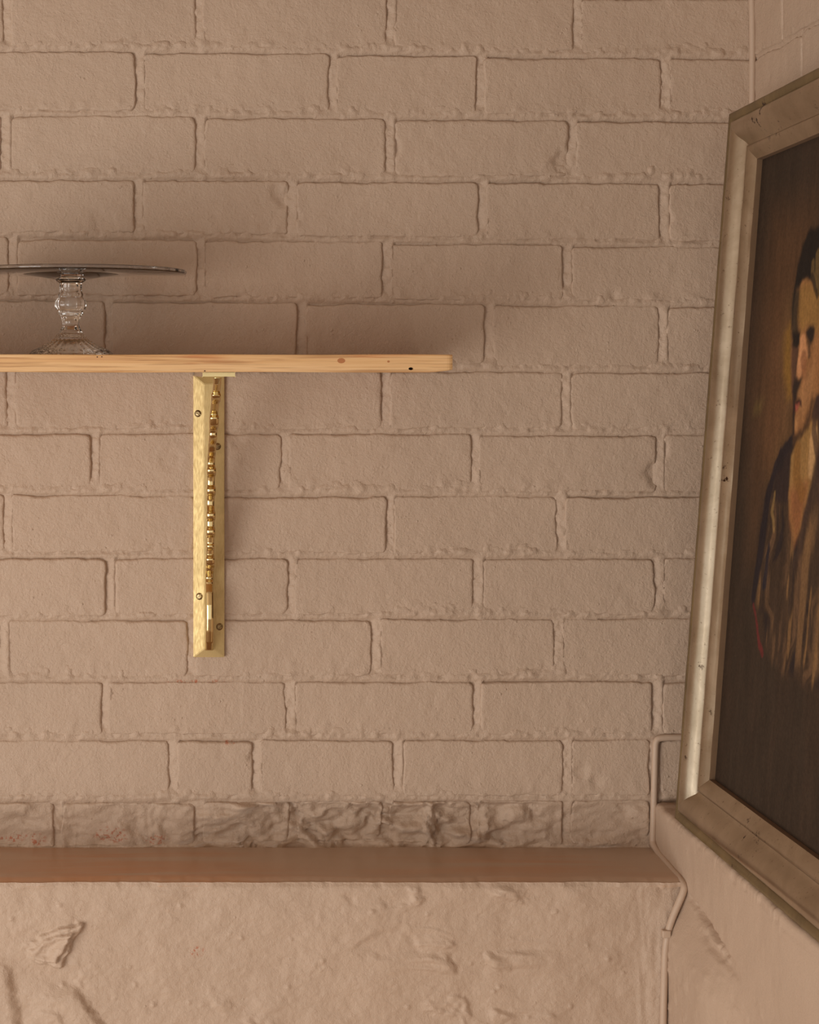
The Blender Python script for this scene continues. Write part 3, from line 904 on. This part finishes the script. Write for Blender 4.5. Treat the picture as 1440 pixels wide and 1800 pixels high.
# moulding profile: (distance from outer edge, height)
prof_edge = [(0, 0), (0, 0.0288), (0.0010, 0.0302), (0.0050, 0.0300), (0.0098, 0.0284), (0.0102, 0.0272)]
prof_cush = [(0.0102, 0.0272), (0.0107, 0.0290), (0.0125, 0.0308), (0.0155, 0.0320), (0.0190, 0.0323), (0.0230, 0.0316), (0.0272, 0.0298), (0.0312, 0.0270), (0.0348, 0.0234), (0.0376, 0.0202), (0.0400, 0.0184), (0.0425, 0.0176)]
prof_in = [(0.0425, 0.0182), (0.0430, 0.0200), (0.0455, 0.0202), (0.0500, 0.0186), (0.0550, 0.0156), (0.0585, 0.0134), (0.0597, 0.0128)]
prof_reb = [(0.0597, 0.0128), (0.0600, 0.0118), (0.0600, 0.0030)]
def side(fn, L, ofs):
    """one mitred length of moulding for each profile group. fn maps (s along, w across) to local (u,v)"""
    out = None
    for name, prof, mat in (('rail', prof_cush, m_frame), ('outer_edge', prof_edge, m_frame_edge), ('inner_lip', prof_in, m_frame), ('rebate', prof_reb, m_rebate)):
        bm = bmesh.new()
        n = 60
        rows = []
        for i in range(n + 1):
            row = []
            for k, (w, h) in enumerate(prof):
                s_ = w + (L - 2 * w) * i / n
                jit = 0.0 if i in (0, n) else 0.00025 * float(vnoise(np.array(s_ * 40 + ofs), np.array(w * 400.0), 5))
                a, b = fn(s_, w)
                row.append(bm.verts.new((a, b, h + jit)))
            rows.append(row)
        for a, b in zip(rows[:-1], rows[1:]):
            for k in range(len(prof) - 1): bm.faces.new((a[k], a[k + 1], b[k + 1], b[k]))
        bmesh.ops.recalc_face_normals(bm, faces=bm.faces)
        o = bm_obj(name, bm, mat, smooth=True)
        if name == 'rail':
            o.parent = root; o.name = 'frame_rail'; out = o
        else:
            o.parent = out
    # back board of this length closes the moulding
    bm = bmesh.new()
    pts = [fn(0, 0), fn(L, 0), fn(L - FW, FW), fn(FW, FW)]
    lo = [bm.verts.new((a, b, 0)) for a, b in pts]; hi = [bm.verts.new((a, b, 0.003)) for a, b in pts]
    bm.faces.new(lo); bm.faces.new(hi)
    for k in range(4): bm.faces.new((lo[k], lo[(k + 1) % 4], hi[(k + 1) % 4], hi[k]))
    o = bm_obj('frame_back', bm, m_stretcher); o.parent = out
side(lambda s_, w: (s_, w), W_OUT, 0)
side(lambda s_, w: (W_OUT - w, s_), H_OUT, 3)
side(lambda s_, w: (W_OUT - s_, H_OUT - w), W_OUT, 7)
side(lambda s_, w: (w, H_OUT - s_), H_OUT, 11)
# stretcher bars behind, they touch the wall at the top
t_b = 0.0300
for (u0, u1, v0, v1) in ((0.05, W_OUT - 0.05, 0.05, 0.09), (0.05, W_OUT - 0.05, H_OUT - 0.09, H_OUT - 0.05), (0.05, 0.09, 0.09, H_OUT - 0.09), (W_OUT - 0.09, W_OUT - 0.05, 0.09, H_OUT - 0.09)):
    bm_obj('stretcher_bar', box_bm(u0, u1, v0, v1, -t_b, -0.0002), m_stretcher, root)

# ---- the painting itself
CH = 0.0065
def canvas_uv(px, py):
    o = Vector((0, -D, E)); p = P(px, py, 0.0) - o
    p0 = MATP @ Vector((0, 0, CH))
    t = (p0 - o).dot(nv_) / p.dot(nv_)
    w = o + p * t - p0
    return w.dot(u_), w.dot(v_)
nu, nvv = 380, 520
us = np.linspace(FW - 0.006, W_OUT - FW + 0.006, nu); vs2 = np.linspace(FW - 0.006, H_OUT - FW + 0.006, nvv)
U, Vv = np.meshgrid(us, vs2, indexing='ij')
wU = U + 0.0050 * fbm(U * 60, Vv * 22, 601, 3); wV = Vv + 0.006 * fbm(U * 50, Vv * 30, 603, 3)
lin = lambda r, g, b: np.array(srgb(r, g, b)[:3])
art = np.zeros((nu, nvv, 3)) + lin(56, 45, 36)
def lay(mask, col, a=1.0):
    global art
    m = (mask * a)[..., None]
    art = art * (1 - m) + lin(*col) * m
def poly_mask(pts, feather=0.004, warp=1.0):
    q = [canvas_uv(*p) for p in pts]
    x = U + (wU - U) * warp; y = Vv + (wV - Vv) * warp
    ins = np.zeros(U.shape, bool); dm = np.full(U.shape, 1e9)
    for (x0, y0), (x1, y1) in zip(q, q[1:] + q[:1]):
        dd, _ = seg_dist(x, y, x0, y0, x1, y1); dm = np.minimum(dm, dd)
        c = ((y0 > y) != (y1 > y)) & (x < (x1 - x0) * (y - y0) / (y1 - y0 + 1e-12) + x0)
        ins ^= c
    sd = np.where(ins, dm, -dm)
    return sstep(-feather, feather, sd)
def brush(pts, width, feather=0.5):
    m = np.zeros(U.shape)
    q = [canvas_uv(*p) for p in pts]
    for (x0, y0), (x1, y1) in zip(q[:-1], q[1:]):
        dd, _ = seg_dist(wU, wV, x0, y0, x1, y1)
        m = np.maximum(m, sstep(width, width * feather, dd))
    return m
bgn = fbm(U * 30, Vv * 5, 611, 4)
lay(sstep(-.1, .5, bgn), (62, 48, 38), .7)
lay(poly_mask([(1362, 380), (1440, 360), (1440, 800), (1385, 800), (1340, 860), (1322, 980), (1322, 700), (1335, 560)], 0.05), (88, 62, 42), .85)
lay(poly_mask([(1368, 560), (1392, 520), (1394, 770), (1372, 820), (1352, 840), (1348, 740)], 0.03), (106, 78, 50), .75)
lay(poly_mask([(1381, 590), (1392, 560), (1393, 700), (1384, 700), (1378, 660)], 0.010), (134, 98, 44), .8)
lay(poly_mask([(1330, 712), (1342, 700), (1338, 725), (1326, 730)], 0.010), (104, 88, 50), .55)
lay(poly_mask([(1366, 545), (1372, 520), (1380, 760), (1350, 820), (1345, 760)], 0.02), (98, 66, 46), .5)
# coat
lay(poly_mask([(1398, 768), (1378, 800), (1358, 842), (1349, 880), (1340, 950), (1330, 1010), (1324, 1052), (1332, 1090), (1348, 1150), (1380, 1190), (1440, 1230), (1600, 1250), (1600, 860), (1440, 760)], 0.006), (64, 49, 38))
streak = fbm(U * 60 + 1.5 * fbm(U * 20, Vv * 20, 625, 2), Vv * 14, 621, 4, 0.6)
coat = poly_mask([(1392, 800), (1362, 850), (1350, 900), (1336, 1010), (1332, 1060), (1360, 1170), (1440, 1215), (1600, 1230), (1600, 900), (1440, 780)], 0.01)
lay(coat * sstep(.05, .45, streak), (104, 78, 56), .8)
lay(coat * sstep(.10, .45, -streak), (40, 33, 34), .9)
lay(coat * sstep(.25, .5, fbm(U * 70, Vv * 12, 631, 3)), (134, 100, 64), .75)
lay(poly_mask([(1392, 960), (1410, 930), (1440, 900), (1440, 1180), (1400, 1170), (1388, 1080)], 0.02) * sstep(-.25, .35, fbm(U * 60, Vv * 8, 641, 3)), (122, 92, 62), .8)
lay(brush([(1398, 770), (1378, 802), (1358, 845), (1350, 880), (1340, 950), (1331, 1010), (1325, 1052)], 0.011), (38, 32, 36), .95)
lay(poly_mask([(1398, 775), (1380, 805), (1364, 845), (1358, 880), (1386, 880), (1391, 800)], 0.005), (50, 39, 37))
lay(brush([(1363, 870), (1358, 900), (1362, 930)], 0.004), (140, 112, 70), .7)
lay(brush([(1352, 960), (1344, 1030)], 0.006), (36, 34, 44), .8)
lay(brush([(1325, 1068), (1331, 1095), (1337, 1125), (1341, 1150)], 0.0045), (104, 40, 40), .75)
# neck and open collar
lay(poly_mask([(1391, 805), (1410, 762), (1425, 735), (1436, 745), (1440, 790), (1432, 845), (1420, 880), (1408, 930), (1397, 950), (1391, 905), (1388, 870)], 0.004), (148, 112, 66))
lay(poly_mask([(1390, 860), (1420, 850), (1416, 890), (1406, 935), (1397, 952), (1391, 905)], 0.010), (134, 86, 54), .9)
lay(brush([(1404, 790), (1402, 840), (1410, 870)], 0.012), (128, 88, 44), .7)
lay(brush([(1430, 770), (1426, 830)], 0.012), (190, 150, 104), .8)
lay(brush([(1434, 720), (1430, 760), (1438, 800)], 0.007), (70, 50, 42), .8)
lay(poly_mask([(1434, 800), (1424, 860), (1415, 900), (1408, 950), (1394, 985), (1396, 1000), (1412, 970), (1424, 910), (1440, 850), (1440, 800)], 0.006), (66, 50, 42), .9)
lay(poly_mask([(1436, 690), (1460, 680), (1500, 800), (1500, 900), (1440, 880), (1438, 780)], 0.008), (60, 44, 44), .9)
# head: flesh first, then shadow, hair and features
lay(poly_mask([(1393, 560), (1398, 512), (1410, 500), (1426, 494), (1436, 505), (1500, 500), (1500, 690), (1437, 690), (1425, 735), (1408, 765), (1399, 768), (1396, 740), (1394, 690), (1391, 620)], 0.004), (146, 102, 64))
lay(poly_mask([(1404, 512), (1426, 499), (1436, 510), (1470, 510), (1470, 575), (1440, 580), (1422, 572), (1408, 580), (1402, 555)], 0.008), (140, 104, 58))
lay(poly_mask([(1390, 560), (1394, 515), (1400, 500), (1407, 505), (1404, 560), (1404, 585), (1393, 590)], 0.006), (64, 51, 38))
lay(poly_mask([(1392, 600), (1404, 600), (1402, 665), (1398, 700), (1392, 690)], 0.005), (86, 60, 46))
lay(poly_mask([(1393, 578), (1407, 580), (1406, 606), (1399, 614), (1393, 606)], 0.004), (38, 31, 27))
lay(poly_mask([(1417, 585), (1426, 568), (1434, 574), (1432, 594), (1424, 612), (1420, 604)], 0.004), (44, 35, 30))
lay(brush([(1421, 608), (1423, 624)], 0.007), (84, 60, 42), .8)
lay(poly_mask([(1408, 592), (1416, 590), (1418, 612), (1421, 628), (1413, 640), (1411, 662), (1406, 667), (1401, 662), (1402, 645), (1406, 620)], 0.004), (190, 136, 94))
lay(brush([(1413, 632), (1414, 655), (1420, 690)], 0.010), (138, 90, 60), .7)
lay(poly_mask([(1398, 662), (1403, 667), (1411, 668), (1406, 682), (1402, 700), (1396, 712), (1394, 690)], 0.004), (48, 37, 33))
lay(poly_mask([(1394, 690), (1400, 712), (1399, 735), (1397, 768), (1394, 765)], 0.004), (52, 40, 34))
lay(poly_mask([(1403, 692), (1412, 672), (1432, 640), (1430, 690), (1412, 735), (1408, 712)], 0.008), (160, 116, 76), .8)
lay(poly_mask([(1397, 708), (1402, 699), (1410, 702), (1411, 713), (1402, 709), (1400, 722), (1396, 724)], 0.003), (56, 36, 32))
lay(poly_mask([(1400, 708), (1407, 708), (1404, 721), (1400, 719)], 0.003), (158, 84, 70))
lay(poly_mask([(1399, 732), (1405, 733), (1405, 748), (1402, 756), (1399, 752)], 0.004), (166, 120, 78))
lay(poly_mask([(1430, 690), (1434, 700), (1420, 748), (1404, 775), (1394, 790), (1394, 765), (1404, 762), (1416, 740)], 0.005), (76, 54, 38), .95)
lay(poly_mask([(1440, 396), (1428, 402), (1414, 430), (1405, 465), (1398, 500), (1394, 540), (1392, 572), (1396, 540), (1401, 505), (1412, 496), (1427, 492), (1436, 515), (1446, 520), (1500, 500), (1500, 340)], 0.004), (34, 29, 26))
lay(brush([(1431, 462), (1430, 482), (1436, 506)], 0.006), (120, 94, 56), .5)
lay(brush([(1440, 450), (1438, 480), (1442, 505)], 0.008), (126, 100, 58), .45)
lay(brush([(1429, 485), (1434, 510), (1438, 520)], 0.005), (52, 40, 30), .8)
art *= (1 + 0.22 * fbm(U * 120, Vv * 26, 651, 4))[..., None]
art = np.clip(art, 0.004, 1)
rgba = np.concatenate([art, np.ones((nu, nvv, 1))], 2).reshape(-1, 4)
Vc = np.stack([U, Vv, CH + 0.0003 * fbm(U * 6, Vv * 6, 661, 2)], -1).reshape(-1, 3)
canvas = link('canvas', np_mesh('canvas', Vc, grid_faces(nu, nvv), m_canvas, attrs={'art': rgba}), root)
canvas['label'] = 'dark brown oil portrait on canvas'
